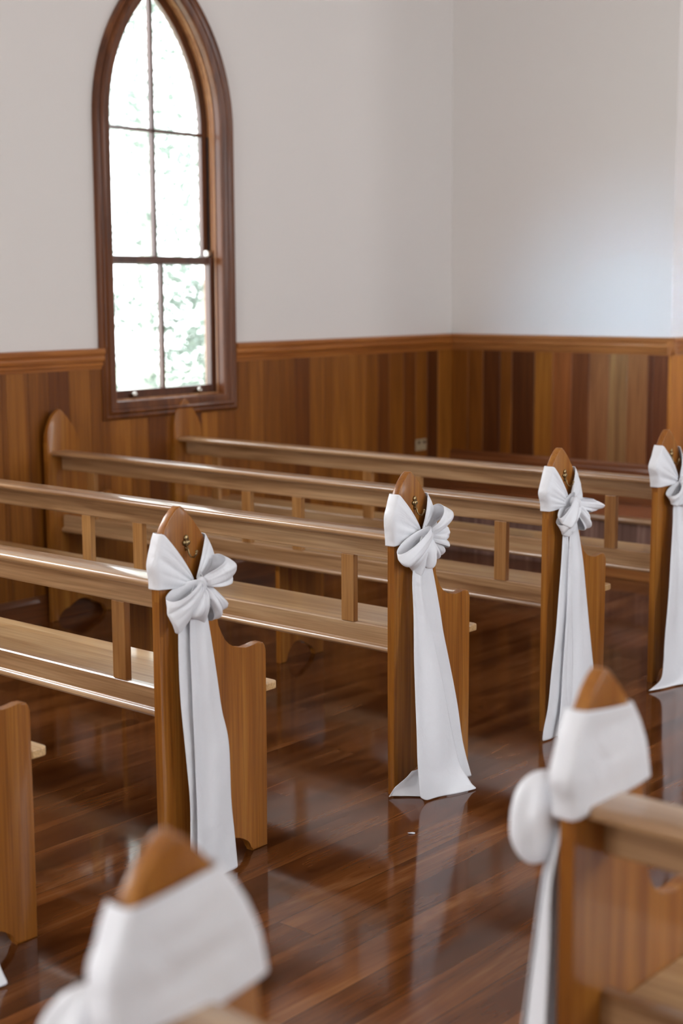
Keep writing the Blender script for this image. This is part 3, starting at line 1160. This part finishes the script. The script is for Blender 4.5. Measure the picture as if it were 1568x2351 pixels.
S.loop((.130, .832), 312, .086, .010, .026, H=.026, D0=.036, A=.007, nf=1.3, ph=2.8, tipcurve=.1)
S.knot(K, .012, .020, .013, .044, -.3)
S.tail([(.128, .835, .024), (.110, .80, .024), (.100, .750, .024), (.106, .677, .026), (.112, .588, .030), (.118, .514, .036), (.140, .423, .042), (.16, .274, .050), (.18, .127, .058), (.20, .006, .072)],
       [(.138, .835, .024), (.150, .80, .025), (.161, .751, .025), (.178, .677, .030), (.194, .588, .037), (.206, .514, .042), (.227, .423, .049), (.258, .274, .060), (.279, .127, .071), (.305, .006, .09)],
       A=.003, nf=.8, ph=.5)
S.tail([(.114, .835, .036), (.082, .80, .036), (.056, .749, .034), (.046, .699, .037), (.040, .616, .046), (.022, .481, .062), (.012, .406, .074), (-.008, .242, .098), (-.022, .138, .112), (-.020, .060, .118), (-.012, .022, .116), (.022, .004, .118)],
       [(.122, .835, .036), (.112, .80, .036), (.094, .745, .036), (.092, .664, .043), (.100, .593, .053), (.115, .534, .062), (.137, .402, .081), (.161, .228, .105), (.190, .090, .122), (.205, .045, .140), (.214, .012, .158), (.220, .004, .172)],
       A=.005, nf=.9, ph=2.9)
S.tail([(.03, .085, .05), (.012, .06, .035), (-.005, .03, .005), (-.035, .005, -.015)], [(.09, .085, .06), (.08, .06, .06), (.07, .03, .07), (.04, .004, .08)], A=.003, nf=1, rows_n=16)

# third sash
S = sash('white satin sash with a thick knot and one long loop pointing right', LP[3], 1)
K = (.105, .845)
S.wrap((.098, .850), .012, (.990, .828), (.976, .856), bulge=.024, A=.005, nf=2.6, ph=1.0, sd=8, crease=.9)
S.loop((.118, .872), 232, .130, .028, .036, H=.024, D0=.044, A=.007, nf=1.2, ph=1.2, tipcurve=.1)
S.loop((.100, .830), 240, .108, .014, .034, H=.022, D0=.040, A=.009, nf=1.7, ph=.5, tipcurve=.2)
S.loop((.122, .846), 350, .182, .012, .026, H=.028, D0=.038, A=.007, nf=1.3, ph=.9, tipcurve=.35)
S.loop((.124, .832), 314, .108, .012, .036, H=.024, D0=.036, A=.010, nf=1.9, ph=2.0, tipcurve=.15)
S.knot((.112, .850), .020, .030, .018, .044, .7)
S.tail([(.108, .825, .030), (.080, .79, .030), (.056, .767, .030), (.046, .731, .031), (.018, .580, .041), (-.024, .410, .053), (-.062, .267, .062), (-.088, .136, .068), (-.108, .044, .060), (-.112, .004, .058)],
       [(.116, .825, .030), (.100, .79, .030), (.090, .767, .030), (.088, .731, .032), (.092, .580, .042), (.088, .410, .054), (.082, .267, .062), (.075, .136, .070), (.06, .044, .076), (.055, .004, .08)],
       A=.006, nf=1.3, ph=.3)
S.tail([(.112, .825, .040), (.098, .79, .040), (.088, .767, .040), (.082, .731, .040), (.062, .580, .048), (.035, .410, .058), (.010, .267, .068), (-.020, .136, .078), (-.045, .044, .086), (-.05, .004, .09)],
       [(.124, .825, .038), (.134, .80, .036), (.142, .767, .034), (.155, .731, .034), (.180, .619, .040), (.196, .503, .046), (.208, .369, .055), (.224, .231, .065), (.245, .094, .074), (.262, .004, .082)],
       A=.006, nf=1.2, ph=2.2)

# fourth sash, at the right edge of the frame
S = sash('white satin sash on the furthest pew end, cut by the right edge', LP[4], 1)
K = (.130, .835)
S.wrap((.125, .842), .012, (.992, .822), (.976, .850), bulge=.035, A=.006, nf=1.6, ph=2.0, sd=11)
S.loop((.125, .828), 232, .105, .012, .036, H=.022, D0=.038, A=.010, nf=1.8, ph=.5, tipcurve=.15)
S.loop((.140, .838), 340, .120, .012, .040, H=.028, D0=.038, A=.008, nf=1.4, ph=1.5, tipcurve=.2)
S.loop((.138, .828), 285, .100, .012, .040, H=.024, D0=.040, A=.009, nf=1.4, ph=.2, tipcurve=.15)
S.knot(K, .016, .024, .016, .044, .3)
S.tail([(.126, .82, .032), (.095, .78, .032), (.075, .743, .031), (.060, .66, .038), (.037, .567, .047), (.005, .43, .058), (-.020, .323, .066), (-.050, .20, .076), (-.066, .11, .082), (-.080, .045, .080), (-.125, .014, .062), (-.150, .006, .056)],
       [(.142, .82, .032), (.155, .78, .032), (.165, .743, .031), (.175, .66, .038), (.19, .567, .047), (.21, .43, .058), (.23, .323, .066), (.25, .20, .080), (.262, .11, .094), (.272, .045, .115), (.275, .012, .150), (.27, .006, .19)],
       A=.007, nf=1.4, ph=.8)

# sash on the pew cut by the left edge
S = sash('white satin sash beyond the left edge, only its flared tail tip showing at lower left', LP[0], 1)
K = (.118, .838)
S.wrap((.108, .842), .012, (.985, .836), (.966, .846), bulge=.02, A=.0045, nf=1.7, ph=1.4, sd=15)
S.loop((.114, .834), 210, .120, .012, .048, A=.008, ph=.3, D0=.036)
S.loop((.128, .838), 335, .110, .012, .046, A=.008, ph=1.3, D0=.036)
S.knot(K, .014, .022, .015, .042, .2)
S.tail([(.112, .82, .034), (.07, .77, .034), (.045, .70, .036), (.04, .5, .045), (.035, .3, .06), (.03, .14, .085), (.02, .04, .11), (.01, .005, .13)],
       [(.124, .82, .034), (.14, .77, .034), (.150, .70, .036), (.165, .5, .05), (.178, .3, .075), (.186, .14, .11), (.190, .05, .14), (.196, .005, .165)], A=.006, ph=1)

# sashes right of the aisle: seen from behind the wrap, bow on the aisle side
S = sash('blurred white satin sash on the pew end at lower right, bow bulging left', RP[1], -1)
S.wrap((.085, .835), .016, (1.000, .836), (.985, .848), bulge=.026, A=.005, nf=1.3, ph=.4, sd=21, zi=.0)
S.knot((.050, .803), .056, .074, .042, .070, -.25, 'bow_loop', .13)
S.knot((.115, .80), .045, .060, .034, .055, .35, 'bow_loop', .14)
S.loop((.100, .845), 330, .120, .012, .045, H=.03, D0=.04, A=.008, ph=2.0)
S.knot((.088, .838), .018, .026, .018, .05, .2)
S.tail([(.02, .80, .010), (-.012, .735, .004), (-.016, .62, .004), (-.024, .48, .004), (-.036, .34, .004), (-.046, .20, .004), (-.055, .006, .004)],
       [(.080, .80, .055), (.056, .735, .057), (.032, .62, .057), (.010, .48, .060), (-.006, .34, .064), (-.022, .20, .07), (-.04, .006, .075)], A=.003, nf=.8, ph=.3)
S.tail([(.085, .82, .05), (.050, .735, .055), (.030, .62, .060), (.012, .50, .064), (-.006, .38, .068), (-.03, .20, .075), (-.05, .06, .08), (-.055, .006, .085)],
       [(.100, .82, .05), (.150, .735, .045), (.165, .62, .046), (.175, .50, .048), (.185, .38, .05), (.2, .20, .055), (.21, .06, .06), (.212, .006, .062)], A=.006, ph=.6)
S = sash('large out of focus white satin sash wrapped round the pew end at the bottom left', RP[0], -1)
S.wrap((.075, .830), .016, (.990, .830), (1.000, .846), bulge=.02, A=.006, nf=1.6, ph=1.2, sd=24)
S.knot((.040, .800), .062, .060, .042, .075, -.5, 'bow_loop', .13)
S.loop((.075, .828), 245, .120, .014, .050, H=.034, D0=.05, A=.010, nf=1.5, ph=1.1)
S.loop((.100, .838), 330, .120, .012, .045, H=.03, D0=.04, A=.008, ph=2.6)
S.knot((.078, .834), .018, .026, .018, .05, .2)
S.tail([(.075, .82, .05), (.045, .735, .055), (.03, .62, .060), (.02, .38, .065), (.0, .20, .07), (-.01, .006, .075)],
       [(.090, .82, .05), (.140, .735, .045), (.16, .62, .046), (.18, .38, .05), (.19, .20, .055), (.2, .006, .062)], A=.006, ph=.9)

# ------------------------------------------------------------------ small things
soc = empty('power_socket', (XW + 0.02, 3.957, 0.63))
tag(soc, 'small pale double power socket on the dark wall panelling near the corner', 'socket')
bm = bmesh.new()
box_bm(bm, 0, .008, -.055, .055, -.037, .037, .003)
link('face_plate', from_bm(bm, False), M_PLASTIC, soc)
for yy in (-.028, .028):
    bm = bmesh.new()
    box_bm(bm, .008, .012, yy - .012, yy + .012, .006, .026, .001)
    link('switch', from_bm(bm, False), M_CHROME, soc)


def scrap(label, x, y, r, a):
    bm = bmesh.new()
    top = []
    for k in range(9):
        t = 2 * pi * k / 9
        rr = r * (1 + .25 * sin(2 * t + a))
        top.append(bm.verts.new((rr * cos(t), rr * .6 * sin(t), .0015 + .002 * abs(sin(t + a)))))
    f = bm.faces.new(top)
    r_ = bmesh.ops.extrude_face_region(bm, geom=[f])
    for v in r_['geom']:
        if isinstance(v, bmesh.types.BMVert):
            v.co.z -= .0012
    o = link('paper_petal', from_bm(bm), M_PETAL, None, (x, y, 0.0005))
    o.rotation_euler = (0, 0, a)
    tag(o, label, 'petal', 'white petals on the floor')


scrap('tiny white petal on the aisle floor between the two nearest sashes', 0.255, -0.235, .010, .4)
scrap('tiny white petal on the floor by the blurred bottom left pew end', 0.30, -1.06, .009, 1.9)

# ------------------------------------------------------------------ outside the window
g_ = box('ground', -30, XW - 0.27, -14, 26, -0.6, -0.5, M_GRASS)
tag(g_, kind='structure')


def tree(name, label, cx, cy, hz, rad, n, seed, cat, ls=.11):
    rg = random.Random(seed)
    root = empty(name, (cx, cy, -0.5))
    tag(root, label, cat, 'greenery outside the window')
    bm = bmesh.new()
    tube_bm(bm, [(0, 0, 0), (.05, .03, hz * .35), (-.03, .08, hz * .65), (0, 0, hz)], [.07, .055, .04, .02], 9)
    link('trunk', from_bm(bm), M_BARK, root, smooth=True)
    vs, fs = [], []
    clumps = [(rg.gauss(0, rad * .5), rg.gauss(0, rad * .5), hz * rg.uniform(.12, 1.15), rg.uniform(.35, .6) * rad * .5) for _ in range(60)]
    for _ in range(n):
        cx_, cy_, cz_, cr_ = rg.choice(clumps)
        v = Vector((rg.gauss(0, 1), rg.gauss(0, 1), rg.gauss(0, 1))).normalized() * cr_ * rg.uniform(.5, 1)
        p = Vector((cx_, cy_, cz_)) + v
        if p.z < 0.05: continue
        a = Vector((rg.gauss(0, 1), rg.gauss(0, 1), rg.gauss(0, .6))).normalized()
        b = a.cross(Vector((rg.gauss(0, 1), rg.gauss(0, 1), rg.gauss(0, 1)))).normalized()
        c_ = a.cross(b) * ls * .12
        l = ls * rg.uniform(.6, 1.2)
        i = len(vs)
        vs += [p - a * l * .5, p + b * l * .25 + c_, p + a * l * .5, p - b * l * .25 + c_]
        fs += [(i, i + 1, i + 2), (i, i + 2, i + 3)]
    me = bpy.data.meshes.new('foliage')
    me.from_pydata([tuple(v) for v in vs], [], fs)
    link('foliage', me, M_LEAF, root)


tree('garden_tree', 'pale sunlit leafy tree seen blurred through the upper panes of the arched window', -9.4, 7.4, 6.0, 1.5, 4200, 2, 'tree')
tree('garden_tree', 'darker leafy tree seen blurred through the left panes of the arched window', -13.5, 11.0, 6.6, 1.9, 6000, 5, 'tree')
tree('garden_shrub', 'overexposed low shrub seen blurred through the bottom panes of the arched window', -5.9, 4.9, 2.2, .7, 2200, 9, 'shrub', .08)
